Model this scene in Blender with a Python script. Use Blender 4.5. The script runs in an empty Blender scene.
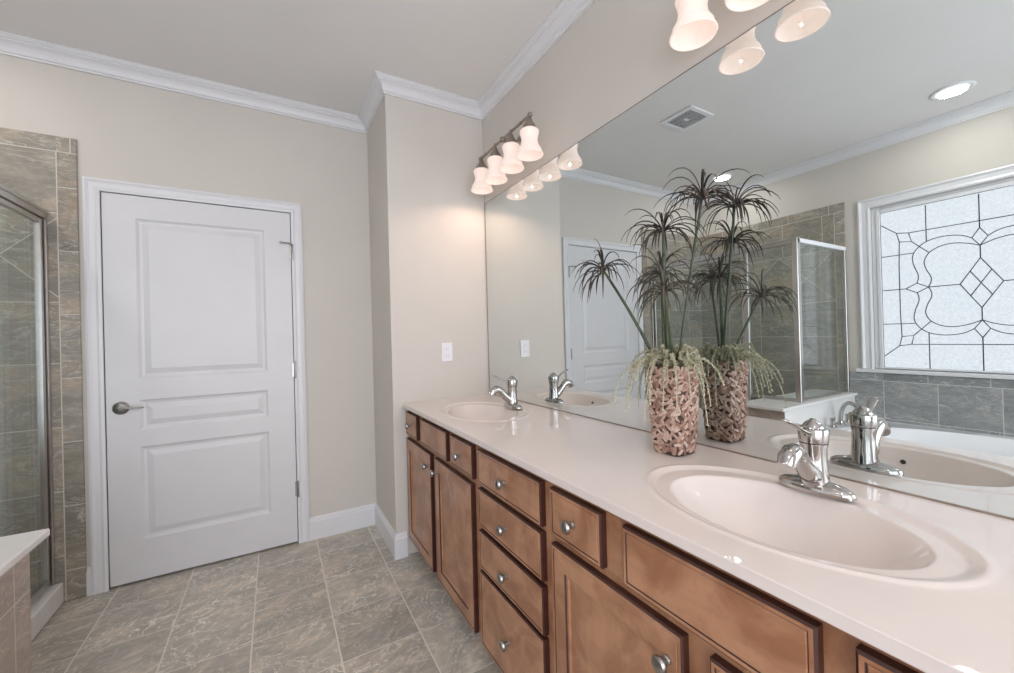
import bpy, bmesh, math, random
from mathutils import Vector, Matrix
random.seed(7)
S = bpy.context.scene
COL = S.collection
PI = math.pi

# ------------------------------------------------------------------ camera
CAM = Vector((-1.1878, 0.0, 1.2461))
YAW, PITCH, ROLL, FPX = 0.5223, 0.0031, -0.0266, 402.34
fw = Vector((math.sin(YAW)*math.cos(PITCH), math.cos(YAW)*math.cos(PITCH), math.sin(PITCH)))
rt = Vector((math.cos(YAW), -math.sin(YAW), 0)); up = rt.cross(fw)
r2 = rt*math.cos(ROLL)+up*math.sin(ROLL); u2 = -rt*math.sin(ROLL)+up*math.cos(ROLL)
cd = bpy.data.cameras.new('camera'); cam = bpy.data.objects.new('camera', cd); COL.objects.link(cam)
cd.sensor_width = 36; cd.lens = FPX/1014*36; cd.clip_start = .02
cd.shift_x = .5128/1014; cd.shift_y = -1.7128/1014
M = Matrix((r2, u2, -fw)).transposed().to_4x4(); M.translation = CAM
cam.matrix_world = M
S.camera = cam

# ------------------------------------------------------------------ world, exposure, large lights
w = bpy.data.worlds.new('world'); S.world = w; w.use_nodes = True
bg = w.node_tree.nodes['Background']; bg.inputs[0].default_value = (.75, .85, 1, 1); bg.inputs[1].default_value = 1.0
S.view_settings.view_transform = 'Standard'; S.view_settings.look = 'None'
S.view_settings.gamma = 1; S.view_settings.exposure = 0.34
S.view_settings.use_curve_mapping = False

WINDOW_EMIT = 0.84        # frosted daylight pane
BACK_EMIT = 4.0           # large unseen window added behind the camera as fill
BULB_W = 1.25              # each vanity bulb
CAN_W = 3.0               # each recessed ceiling light

def light(name, kind, loc, power, color, size=.1, rot=(0, 0, 0), sy=None):
    l = bpy.data.lights.new(name, kind); l.energy = power; l.color = color
    if kind == 'AREA':
        l.size = size
        if sy: l.shape = 'RECTANGLE'; l.size_y = sy
    else: l.shadow_soft_size = size
    o = bpy.data.objects.new(name, l); COL.objects.link(o); o.location = loc; o.rotation_euler = rot
    return o

# ------------------------------------------------------------------ room numbers
Y1, Y2, XB, XW, ZC, YF = 2.3102, 2.8216, -.6147, -2.9693, 2.7206, -1.5
ZT = .8769                 # counter top

# ------------------------------------------------------------------ node helper
class NT:
    def __init__(s, name):
        s.m = bpy.data.materials.new(name); s.m.use_nodes = True; s.t = s.m.node_tree
        s.n = s.t.nodes; s.b = s.n['Principled BSDF']; s.out = s.n['Material Output']
    def link(s, a, b): s.t.links.new(a, b)
    def put(s, v, sock):
        if hasattr(v, 'is_output'): s.link(v, sock)
        else: sock.default_value = v
    def math(s, op, a, b=0., c=0.):
        q = s.n.new('ShaderNodeMath'); q.operation = op
        s.put(a, q.inputs[0]); s.put(b, q.inputs[1]); s.put(c, q.inputs[2]); return q.outputs[0]
    def pos(s):
        g = s.n.new('ShaderNodeTexCoord'); x = s.n.new('ShaderNodeSeparateXYZ'); s.link(g.outputs['Object'], x.inputs[0])
        return x.outputs[0], x.outputs[1], x.outputs[2], g.outputs['Object']
    def vec(s, a, b, c=0.):
        q = s.n.new('ShaderNodeCombineXYZ'); s.put(a, q.inputs[0]); s.put(b, q.inputs[1]); s.put(c, q.inputs[2]); return q.outputs[0]
    def noise(s, v, scale, detail=3, rough=.5, dist=0):
        q = s.n.new('ShaderNodeTexNoise'); s.link(v, q.inputs['Vector']); q.inputs['Scale'].default_value = scale
        q.inputs['Detail'].default_value = detail; q.inputs['Roughness'].default_value = rough; q.inputs['Distortion'].default_value = dist
        return q.outputs[0]
    def white(s, v):
        q = s.n.new('ShaderNodeTexWhiteNoise'); q.noise_dimensions = '3D'; s.link(v, q.inputs['Vector']); return q.outputs['Value']
    def ramp(s, f, stops):
        q = s.n.new('ShaderNodeValToRGB'); s.link(f, q.inputs[0]); e = q.color_ramp.elements
        while len(e) < len(stops): e.new(.5)
        for i, (p, c) in enumerate(stops): e[i].position = p; e[i].color = (*c, 1)
        return q.outputs[0]
    def mix(s, f, a, b, mode='MIX'):
        q = s.n.new('ShaderNodeMix'); q.data_type = 'RGBA'; q.blend_type = mode
        s.put(f, q.inputs[0])
        for v, i in ((a, 6), (b, 7)):
            if isinstance(v, tuple): v = (*v[:3], 1)
            s.put(v, q.inputs[i])
        return q.outputs[2]
    def bump(s, h, strength=.2, dist=.01):
        q = s.n.new('ShaderNodeBump'); s.link(h, q.inputs['Height']); q.inputs['Strength'].default_value = strength
        q.inputs['Distance'].default_value = dist; s.link(q.outputs[0], s.b.inputs['Normal'])

def plain(name, col, rough=.5, metal=0, noise_amt=.04, scale=6, spec=.5, bump=0, coat=0):
    t = NT(name); x, y, z, v = t.pos(); f = t.noise(v, scale, 3)
    c2 = tuple(max(0, c*(1-noise_amt)) for c in col); c1 = tuple(min(1, c*(1+noise_amt)) for c in col)
    t.link(t.ramp(f, [(.3, c2), (.7, c1)]), t.b.inputs['Base Color'])
    t.b.inputs['Roughness'].default_value = rough; t.b.inputs['Metallic'].default_value = metal
    t.b.inputs['Specular IOR Level'].default_value = spec
    if coat: t.b.inputs['Coat Weight'].default_value = coat; t.b.inputs['Coat Roughness'].default_value = .05
    if bump: t.bump(t.noise(v, 260, 2), bump, .002)
    return t.m

WALLC = (.635, .60, .55)
M_wall = plain('wall_paint', WALLC, .75, bump=.12, noise_amt=.02, scale=2, spec=.2)
M_ceil = plain('ceiling_paint', (.78, .77, .755), .85, bump=.15, noise_amt=.02, scale=2, spec=.15)
M_trim = plain('white_trim_paint', (.74, .745, .76), .35, noise_amt=.01)
M_door = plain('white_door_paint', (.69, .69, .70), .4, noise_amt=.015)
M_knee = plain('white_stone_and_lit_face', (.78, .77, .75), .25, noise_amt=.03)
M_chrome = plain('chrome', (.50, .485, .465), .07, 1, noise_amt=.01)
M_nickel = plain('satin_nickel', (.34, .33, .315), .28, 1, noise_amt=.02)
M_bronze = plain('antique_nickel', (.36, .31, .265), .35, .85, noise_amt=.15, scale=40)
M_dark = plain('dark_gap', (.02, .02, .02), .6)
M_lead = plain('lead_came', (.11, .12, .14), .5, .3)
M_tub = plain('white_acrylic', (.80, .81, .82), .15, noise_amt=.01)
M_plate = plain('white_plastic', (.80, .80, .82), .3, noise_amt=.01)
M_grille = plain('grey_grille', (.42, .43, .43), .5)
M_whitemetal = plain('white_frame', (.82, .83, .85), .3, noise_amt=.01)
M_alu = plain('polished_aluminium', (.56, .54, .515), .28, 1, noise_amt=.05, scale=20)

def counter_mat():
    t = NT('cultured_marble'); x, y, z, v = t.pos()
    f = t.noise(v, 3.0, 4, .6, 1.2)
    t.link(t.ramp(f, [(.3, (.72, .645, .605)), (.7, (.76, .69, .65))]), t.b.inputs['Base Color'])
    t.b.inputs['Roughness'].default_value = .3; t.b.inputs['Specular IOR Level'].default_value = .3; t.b.inputs['Coat Weight'].default_value = .8; t.b.inputs['Coat Roughness'].default_value = .02; t.b.inputs['Coat IOR'].default_value = 1.45
    return t.m
M_counter = counter_mat()

def wood_mat(name, a, b, horiz):
    t = NT(name); x, y, z, v = t.pos()
    q = t.vec(t.math('MULTIPLY', x, 6), t.math('MULTIPLY', y, 2.2 if horiz else 16), t.math('MULTIPLY', z, 16 if horiz else 2.2))
    g = t.noise(q, 1.6, 5, .6, .8); blotch = t.noise(v, 7.5, 4, .6, .9)
    c = t.mix(t.math('MULTIPLY', g, .7), t.ramp(blotch, [(.38, a), (.60, b)]), tuple(k*.66 for k in a))
    t.link(c, t.b.inputs['Base Color']); t.b.inputs['Roughness'].default_value = .32
    t.b.inputs['Coat Weight'].default_value = .25; t.b.inputs['Coat Roughness'].default_value = .15
    return t.m
WA, WB = (.34, .150, .075), (.56, .300, .170)
M_woodV = wood_mat('stained_maple_vertical', WA, WB, False)
M_woodH = wood_mat('stained_maple_horizontal', WA, WB, True)
M_darkbrown = plain('dark_brown', (.050, .015, .010), .4, noise_amt=.2, scale=20)  # near-black brown for front edges, door grooves and toe kicks

def stone(t, v, tileid, cold, warm, vein, sc=1.0):
    """slate-look ceramic: blotches, streaky veins, per-tile tint"""
    n1 = t.noise(v, 3.0*sc, 5, .62, 1.1); n2 = t.noise(v, 8*sc, 6, .7, 2.2); n3 = t.noise(v, 4.5*sc, 5, .55, 2.6); n4 = t.noise(v, 2.2*sc, 3, .5, 1.0)
    base = t.ramp(n1, [(.34, tuple(c*.80 for c in cold)), (.5, cold), (.64, warm)])
    base = t.mix(t.ramp(n2, [(.38, (.5, .5, .5)), (.62, (0, 0, 0))]), base, tuple(c*.60 for c in cold))
    rid = t.math('ABSOLUTE', t.math('SUBTRACT', n3, .5))
    vm = t.math('SUBTRACT', 1.0, t.math('MINIMUM', t.math('MULTIPLY', rid, 34), 1.0))
    vm = t.math('MULTIPLY', t.math('POWER', vm, 1.6), t.math('MULTIPLY', t.math('MINIMUM', t.math('MULTIPLY', n4, n4), .45), 2.2))
    base = t.mix(vm, base, vein)
    k = t.math('MULTIPLY_ADD', tileid, .26, .88)
    return t.mix(1.0, base, t.vec(k, k, t.math('MULTIPLY', k, .99)), 'MULTIPLY')

def lines(t, c, s, off, wd):
    f = t.math('FRACT', t.math('ADD', t.math('DIVIDE', t.math('SUBTRACT', c, off), s), .5))
    d = t.math('MULTIPLY', t.math('ABSOLUTE', t.math('SUBTRACT', f, .5)), s)
    return t.math('LESS_THAN', d, wd)
def cell(t, c, s, off): return t.math('FLOOR', t.math('DIVIDE', t.math('SUBTRACT', c, off), s))
def select(t, m, a, b):   # m ? b : a
    return t.math('ADD', t.math('MULTIPLY', a, t.math('SUBTRACT', 1.0, m)), t.math('MULTIPLY', b, m))

def floor_mat():
    t = NT('floor_tile'); x, y, z, v = t.pos()
    g = t.math('MAXIMUM', lines(t, x, .3085, -.68, .0028), lines(t, y, .306, 2.296, .0022))
    idv = t.vec(cell(t, x, .3085, -.68), cell(t, y, .306, 2.296), 3.1); tid = t.white(idv)
    sh = t.n.new('ShaderNodeVectorMath'); sh.operation = 'MULTIPLY_ADD'; t.link(idv, sh.inputs[0]); sh.inputs[1].default_value = (1.7, 2.3, 1.1)
    st = t.vec(t.math('MULTIPLY_ADD', x, 1.0, t.math('MULTIPLY', y, .25)), t.math('MULTIPLY_ADD', y, 1.35, t.math('MULTIPLY', x, -.4)), 0.)
    t.link(st, sh.inputs[2])
    c = stone(t, sh.outputs[0], tid, (.50, .465, .405), (.66, .575, .475), (.90, .86, .78), 1.15)
    c = t.mix(g, c, (.72, .67, .60)); t.link(c, t.b.inputs['Base Color'])
    t.b.inputs['Roughness'].default_value = .33; t.b.inputs['Specular IOR Level'].default_value = .4
    t.bump(t.math('SUBTRACT', 1.0, g), .5, .002)
    return t.m
M_floor = floor_mat()

def tile_mat(name, axis, s=.315, uoff=0., zoff=.54, band=None, edge=None, ztop=None, cold=(.325, .30, .255), warm=(.44, .355, .27), vein=(.60, .58, .51), grout=(.62, .58, .51), gw=.0022):
    """axis 0: u = x, axis 1: u = y. band=(z0,z1,uvertex) diagonal course; edge=(u_edge,width,sign) border strip; ztop=(z,) top border"""
    t = NT(name); x, y, z, v = t.pos(); u = x if axis == 0 else y
    g = t.math('MAXIMUM', lines(t, u, s, uoff, gw), lines(t, z, s, zoff, gw))
    iu, iz = cell(t, u, s, uoff), cell(t, z, s, zoff)
    if band:
        z0, z1, uv = band; d = (z1-z0)/math.sqrt(2)
        a = t.math('MULTIPLY', t.math('ADD', t.math('SUBTRACT', u, uv), t.math('SUBTRACT', z, (z0+z1)/2)), .70711)
        b = t.math('MULTIPLY', t.math('SUBTRACT', t.math('SUBTRACT', u, uv), t.math('SUBTRACT', z, (z0+z1)/2)), .70711)
        gd = t.math('MAXIMUM', lines(t, a, d, 0, gw), lines(t, b, d, 0, gw))
        inb = t.math('MULTIPLY', t.math('GREATER_THAN', z, z0), t.math('LESS_THAN', z, z1))
        e = t.math('MAXIMUM', t.math('LESS_THAN', t.math('ABSOLUTE', t.math('SUBTRACT', z, z0)), gw), t.math('LESS_THAN', t.math('ABSOLUTE', t.math('SUBTRACT', z, z1)), gw))
        g = t.math('MAXIMUM', select(t, inb, g, gd), e)
        iu = select(t, inb, iu, t.math('ADD', cell(t, a, d, 0), 40.)); iz = select(t, inb, iz, cell(t, b, d, 0))
        # above the band: plain course without a joint until the border
        ab = t.math('GREATER_THAN', z, z1+.01)
        g = select(t, ab, g, lines(t, u, s, uoff+.1, gw)); iz = select(t, ab, iz, 77.)
    if edge:
        ue, wd, sg = edge; dd = t.math('MULTIPLY', t.math('SUBTRACT', ue, u), float(sg))  # distance from edge
        m = t.math('LESS_THAN', dd, wd); ed = t.math('LESS_THAN', t.math('ABSOLUTE', t.math('SUBTRACT', dd, wd)), gw)
        g = t.math('MAXIMUM', select(t, m, g, lines(t, z, s, zoff-.075, gw)), ed)
        iu = select(t, m, iu, 55.); iz = select(t, m, iz, cell(t, z, s, zoff-.075))
    if ztop:
        m = t.math('GREATER_THAN', z, ztop); ed = t.math('LESS_THAN', t.math('ABSOLUTE', t.math('SUBTRACT', z, ztop)), gw)
        g = t.math('MAXIMUM', select(t, m, g, lines(t, u, s, uoff+.05, gw)), ed); iz = select(t, m, iz, 91.)
    idv = t.vec(iu, iz, 1.7+axis); tid = t.white(idv)
    sh = t.n.new('ShaderNodeVectorMath'); sh.operation = 'MULTIPLY_ADD'; t.link(idv, sh.inputs[0]); sh.inputs[1].default_value = (1.3, 2.7, .9)
    t.link(t.vec(u, t.math('MULTIPLY', z, 2.4), 0.), sh.inputs[2])
    c = stone(t, sh.outputs[0], tid, cold, warm, vein, .9)
    c = t.mix(g, c, grout); t.link(c, t.b.inputs['Base Color'])
    t.b.inputs['Roughness'].default_value = .38
    t.bump(t.math('SUBTRACT', 1.0, g), .5, .002)
    return t.m
M_tile_back = tile_mat('shower_tile_back', 0, uoff=-2.103, band=(1.47, 1.91, -2.30), edge=(-2.03, .073, 1), ztop=2.215)
M_tile_left = tile_mat('shower_tile_left', 1, uoff=1.866, band=(1.47, 1.91, 2.2225), edge=(1.49, .073, -1), ztop=2.215)
M_tile_kneex = tile_mat('knee_tile_front', 1, uoff=1.70, zoff=.52, cold=(.44, .37, .32), warm=(.54, .44, .38), vein=(.66, .58, .52))
M_tile_tub = tile_mat('tub_tile', 1, s=.299, uoff=.972, zoff=.52, ztop=.814, cold=(.32, .33, .33), warm=(.40, .40, .385), vein=(.60, .61, .60), grout=(.58, .59, .58))

def glass_mat(name, tint, refl=.9, frost=0.):
    t = NT(name); x, y, z, v = t.pos(); nn = t.n
    tr = nn.new('ShaderNodeBsdfTransparent'); gl = nn.new('ShaderNodeBsdfGlossy'); gl.inputs['Roughness'].default_value = .02
    f = t.noise(v, 3, 2)
    t.link(t.ramp(f, [(.3, tint), (.7, tuple(min(1, c*1.03) for c in tint))]), tr.inputs[0]); gl.inputs[0].default_value = (refl, refl, refl, 1)
    fr = nn.new('ShaderNodeLayerWeight'); fr.inputs[0].default_value = .5
    k = t.math('MULTIPLY_ADD', t.math('POWER', fr.outputs[1], 4.0), .75, .03)
    mx = nn.new('ShaderNodeMixShader'); t.link(k, mx.inputs[0]); t.link(tr.outputs[0], mx.inputs[1]); t.link(gl.outputs[0], mx.inputs[2])
    t.link(mx.outputs[0], t.out.inputs[0]); return t.m
M_glass = glass_mat('shower_glass', (.93, .96, .955))

def mirror_mat():
    t = NT('mirror_silver'); x, y, z, v = t.pos()
    t.link(t.ramp(t.noise(v, 1, 1), [(.3, (.77, .82, .82)), (.7, (.78, .83, .83))]), t.b.inputs['Base Color'])
    t.b.inputs['Metallic'].default_value = 1; t.b.inputs['Roughness'].default_value = 0.0
    return t.m
M_mirror = mirror_mat()

def pane_mat(name, strength, tint=(1, 1, 1)):
    t = NT(name); x, y, z, v = t.pos()
    a = t.noise(v, 60, 4, .7, 1.5); b = t.noise(v, 4, 2)
    c = t.mix(t.ramp(a, [(.38, (0, 0, 0)), (.62, (1, 1, 1))]), (.76, .78, .84), (1.0, 1.0, 1.04)); c = t.mix(t.math('MULTIPLY', b, .3), c, (.74, .84, .98))
    c = t.mix(1.0, c, tint, 'MULTIPLY'); t.link(c, t.b.inputs['Emission Color']); t.b.inputs['Emission Strength'].default_value = strength
    t.b.inputs['Base Color'].default_value = (.06, .06, .06, 1); t.b.inputs['Roughness'].default_value = .35
    t.bump(a, .3, .003)
    return t.m
M_pane = pane_mat('frosted_daylight_glass', WINDOW_EMIT)
M_pane2 = pane_mat('fill_glow_glass', BACK_EMIT, (.97, .97, 1))  # glow of the added fill window

def shade_mat():
    t = NT('frosted_lamp_glass'); x, y, z, v = t.pos(); nn = t.n
    c = t.ramp(t.noise(v, 12, 2), [(.3, (.66, .60, .57)), (.7, (.70, .64, .61))])
    d = nn.new('ShaderNodeBsdfDiffuse'); tl = nn.new('ShaderNodeBsdfTranslucent'); e = nn.new('ShaderNodeEmission')
    g = nn.new('ShaderNodeBsdfGlossy'); g.inputs['Roughness'].default_value = .15
    t.link(c, d.inputs[0]); t.link(c, tl.inputs[0]); e.inputs[0].default_value = (1, .80, .70, 1); e.inputs[1].default_value = .33
    m1 = nn.new('ShaderNodeMixShader'); m1.inputs[0].default_value = .22; t.link(d.outputs[0], m1.inputs[1]); t.link(tl.outputs[0], m1.inputs[2])
    fr = nn.new('ShaderNodeFresnel'); m2 = nn.new('ShaderNodeMixShader'); t.link(t.math('MULTIPLY', fr.outputs[0], .5), m2.inputs[0]); t.link(m1.outputs[0], m2.inputs[1]); t.link(g.outputs[0], m2.inputs[2])
    a = nn.new('ShaderNodeAddShader'); t.link(m2.outputs[0], a.inputs[0]); t.link(e.outputs[0], a.inputs[1]); t.link(a.outputs[0], t.out.inputs[0])
    return t.m
M_shade = shade_mat()
def emit_mat(name, col, s):
    t = NT(name); x, y, z, v = t.pos()
    t.link(t.ramp(t.noise(v, 20, 1), [(.3, col), (.7, tuple(min(1, c*1.02) for c in col))]), t.b.inputs['Emission Color'])
    t.b.inputs['Emission Strength'].default_value = s; return t.m
M_bulb = emit_mat('lit_bulb', (1, .84, .72), .62)
M_can = emit_mat('lit_lens', (1, .97, .93), 1.2)

# ------------------------------------------------------------------ mesh helpers
def link(name, bm, mats, parent=None, smooth=False, loc=None, autos=None):
    me = bpy.data.meshes.new(name); bm.normal_update(); bm.to_mesh(me); bm.free()
    for m in (mats if isinstance(mats, (list, tuple)) else [mats]): me.materials.append(m)
    if smooth:
        for p in me.polygons: p.use_smooth = True
        if autos: me.set_sharp_from_angle(angle=math.radians(autos))
    o = bpy.data.objects.new(name, me); COL.objects.link(o)
    if parent: o.parent = parent
    if loc is not None: o.location = loc
    return o
def thing(name, label, cat, loc=(0, 0, 0), group=None):
    o = bpy.data.objects.new(name, None); COL.objects.link(o); o.location = loc; o.empty_display_size = .05
    return tag(o, label, cat, group)
def tag(o, label, cat, group=None):
    o['label'] = label; o['category'] = cat
    if group: o['group'] = group
    return o
def struct(o, label=None, cat=None):
    o['kind'] = 'structure'
    if label: o['label'] = label
    if cat: o['category'] = cat
    return o
def copy_tree(o, parent=None):
    c = o.copy(); COL.objects.link(c); c.parent = parent
    for ch in list(o.children): copy_tree(ch, c)
    return c
def box(bm, x0, x1, y0, y1, z0, z1, bev=0, seg=2, mi=0):
    r = bmesh.ops.create_cube(bm, size=1.0); vs = r['verts']
    for q in vs:
        q.co.x = x0+(x1-x0)*(q.co.x+.5); q.co.y = y0+(y1-y0)*(q.co.y+.5); q.co.z = z0+(z1-z0)*(q.co.z+.5)
    fs = set(f for q in vs for f in q.link_faces)
    for f in fs: f.material_index = mi
    if bev:
        es = list(set(e for q in vs for e in q.link_edges))
        bmesh.ops.bevel(bm, geom=es, offset=bev, segments=seg, affect='EDGES', profile=.5)
    return bm
def lathe(bm, prof, origin=(0, 0, 0), axis='Z', n=28, rmod=None, sx=1, sy=1, cap=True):
    """prof: [(r, h)]; axis Z: h along z; axis X-: h along -x; axis Y-: h along -y"""
    O = Vector(origin)
    rings = []
    for r, h in prof:
        ring = []
        for i in range(n):
            a = 2*PI*i/n; rr = r*(rmod(a, h) if rmod else 1); p = Vector((rr*math.cos(a)*sx, rr*math.sin(a)*sy, h))
            if axis == 'X-': p = Vector((-p.z, p.x, p.y))
            elif axis == 'Y-': p = Vector((p.x, -p.z, p.y))
            ring.append(bm.verts.new(O+p))
        rings.append(ring)
    for a, b in zip(rings, rings[1:]):
        for i in range(n): bm.faces.new((a[i], a[(i+1) % n], b[(i+1) % n], b[i]))
    if cap:
        for ring in (rings[0], rings[-1]):
            try: bm.faces.new(ring)
            except ValueError: pass
    bmesh.ops.recalc_face_normals(bm, faces=bm.faces)
    return bm
def tube(bm, pts, rad, n=10, sq=None):
    """round tube along pts; rad number or list; sq=(wscale, hscale) elliptical"""
    pts = [Vector(p) for p in pts]; rings = []
    R = rad if isinstance(rad, (list, tuple)) else [rad]*len(pts)
    prev = None
    for i, p in enumerate(pts):
        d = (pts[min(i+1, len(pts)-1)]-pts[max(i-1, 0)]).normalized()
        if prev is None:
            ref = Vector((0, 0, 1)) if abs(d.z) < .9 else Vector((0, 1, 0)); a = d.cross(ref).normalized()
        else: a = (prev-d*prev.dot(d)).normalized()
        prev = a; b = d.cross(a)
        s = sq or (1, 1)
        rings.append([bm.verts.new(p+(a*math.cos(2*PI*k/n)*s[0]+b*math.sin(2*PI*k/n)*s[1])*R[i]) for k in range(n)])
    for r1, rr in zip(rings, rings[1:]):
        for k in range(n): bm.faces.new((r1[k], r1[(k+1) % n], rr[(k+1) % n], rr[k]))
    bm.faces.new(rings[0][::-1]); bm.faces.new(rings[-1])
    return bm
def bez(p0, p1, p2, p3, n=12):
    p0, p1, p2, p3 = map(Vector, (p0, p1, p2, p3)); out = []
    for i in range(n+1):
        t = i/n; out.append(p0*(1-t)**3+p1*3*t*(1-t)**2+p2*3*t*t*(1-t)+p3*t**3)
    return out
def sweep(bm, path, prof, closed=False, flip=False):
    """path: list of (x,y) run along floor plan; prof: [(out, z)] out = distance to the left of travel. mitred"""
    n = len(path); P = [Vector((a, b, 0)) for a, b in path]; rings = []
    for i in range(n):
        if i == 0 and not closed: d = (P[1]-P[0]).normalized(); m = Vector((-d.y, d.x, 0))
        elif i == n-1 and not closed: d = (P[-1]-P[-2]).normalized(); m = Vector((-d.y, d.x, 0))
        else:
            d1 = (P[i]-P[i-1]).normalized(); d2 = (P[(i+1) % n]-P[i]).normalized()
            n1 = Vector((-d1.y, d1.x, 0)); n2 = Vector((-d2.y, d2.x, 0)); m = (n1+n2)
            m = m/ (m.dot(n1))
        rings.append([bm.verts.new(P[i]+m*o+Vector((0, 0, z))) for o, z in prof])
    k = len(prof)
    rng = range(n if closed else n-1)
    for i in rng:
        a, b = rings[i], rings[(i+1) % n]
        for j in range(k): bm.faces.new((a[j], a[(j+1) % k], b[(j+1) % k], b[j]))
    if not closed: bm.faces.new(rings[0]); bm.faces.new(rings[-1][::-1])
    bmesh.ops.recalc_face_normals(bm, faces=bm.faces)
    return bm
def relief(bm, mp, U0, U1, W0, W1, th, edge, panels, rings, mi_edge=0, mi_groove=None):
    """slab with shaped edge and recessed / raised panels. mp(u,w,d) -> Vector, d<0 goes into the slab.
    edge: [(inset,d)...] from outermost to face; panels: list of (u0,u1,w0,w1); rings: [(inset,d)...] into the panel"""
    def loop(u0, u1, w0, w1, d): return [bm.verts.new(mp(u, w, d)) for u, w in ((u0, w0), (u1, w0), (u1, w1), (u0, w1))]
    def bridge(a, b, mi):
        for i in range(4):
            f = bm.faces.new((a[i], a[(i+1) % 4], b[(i+1) % 4], b[i])); f.material_index = mi
    prev = loop(U0, U1, W0, W1, -th); bm.faces.new(prev[::-1])
    for i, (ins, d) in enumerate(edge):
        cur = loop(U0+ins, U1-ins, W0+ins, W1-ins, d); bridge(prev, cur, mi_edge if i < len(edge)-1 or len(edge) == 1 else 0); prev = cur
    ins = edge[-1][0]; u0, u1, w0, w1 = U0+ins, U1-ins, W0+ins, W1-ins; d0 = edge[-1][1]
    us = sorted({u0, u1, *[p[0] for p in panels], *[p[1] for p in panels]}); ws = sorted({w0, w1, *[p[2] for p in panels], *[p[3] for p in panels]})
    for a, b in zip(us, us[1:]):
        for c, d in zip(ws, ws[1:]):
            mu, mw = (a+b)/2, (c+d)/2
            if any(p[0] < mu < p[1] and p[2] < mw < p[3] for p in panels): continue
            bm.faces.new(loop(a, b, c, d, d0))
    for p in panels:
        prev = loop(*p, d0)
        for j, (ins, d) in enumerate(rings):
            cur = loop(p[0]+ins, p[1]-ins, p[2]+ins, p[3]-ins, d); bridge(prev, cur, mi_groove if (mi_groove is not None and j == 0) else 0); prev = cur
        bm.faces.new(prev)
    bmesh.ops.remove_doubles(bm, verts=bm.verts, dist=1e-5)
    bmesh.ops.recalc_face_normals(bm, faces=bm.faces)
    return bm
NB = bmesh.new

# ------------------------------------------------------------------ room shell
b = NB(); box(b, XW-.15, .15, YF-.15, Y2+.12, -.08, 0); struct(link('floor', b, M_floor))
b = NB(); box(b, XW-.15, .15, YF-.15, Y2+.12, ZC, ZC+.08); struct(link('ceiling', b, M_ceil))
b = NB(); box(b, .0065, .12, YF-.15, Y2+.12, 0, ZC); struct(link('wall_right', b, M_wall))
DL, DR, DH = -1.9494, -1.0875, 2.045
b = NB(); box(b, XW-.12, DL-.02, Y2, Y2+.12, 0, ZC); box(b, DR+.02, .0065, Y2, Y2+.12, 0, ZC); box(b, DL-.02, DR+.02, Y2, Y2+.12, DH+.02, ZC)
bmesh.ops.remove_doubles(b, verts=b.verts, dist=1e-5); struct(link('wall_back', b, M_wall))
b = NB(); box(b, XB, .0065, Y1, Y2, 0, ZC, .004, 2); struct(link('wall_alcove', b, M_wall))
WY0, WY1, WZ0, WZ1 = .18, 1.326, .905, 2.19       # window hole
b = NB()
box(b, XW-.12, XW, YF-.12, WY0, 0, ZC); box(b, XW-.12, XW, WY1, Y2, 0, ZC); box(b, XW-.12, XW, WY0, WY1, 0, WZ0); box(b, XW-.12, XW, WY0, WY1, WZ1, ZC)
struct(link('wall_left', b, M_wall))
b = NB(); box(b, XW, .0065, YF-.12, YF, 0, ZC); struct(link('wall_front', b, M_wall))

# crown moulding and baseboards
CW, CD = .078, .066
crown = [(0, ZC-.0005), (0, ZC-CW), (.010, ZC-CW), (.010, ZC-CW+.009), (.017, ZC-CW+.012), (.017, ZC-CW+.018), (.021, ZC-CW+.032), (.030, ZC-CW+.044), (.044, ZC-CW+.052), (.048, ZC-CW+.052), (.048, ZC-CW+.059), (.057, ZC-CW+.063), (CD-.004, ZC-CW+.070), (CD, ZC-CW+.070), (CD, ZC-.0005)]
path = [(.0065, YF), (.0065, Y1), (XB, Y1), (XB, Y2), (XW, Y2), (XW, YF)]
b = NB(); sweep(b, path, crown); struct(link('trim_1', b, M_trim))
bb = [(0, .0005), (.015, .0005), (.015, .112), (.011, .118), (.011, .126), (.006, .132), (.004, .14), (0, .14)]
CAS = .062
b = NB(); sweep(b, [(XB+.06, Y1), (XB, Y1), (XB, Y2), (DR+CAS+.0005, Y2)], bb); struct(link('baseboard_right', b, M_trim))
b = NB(); sweep(b, [(DL-CAS-.0005, Y2), (-2.0295, Y2)], bb); struct(link('baseboard_back', b, M_trim))
b = NB(); sweep(b, [(.0065, YF), (.0065, -.23)], bb); struct(link('baseboard_front', b, M_trim))

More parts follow.
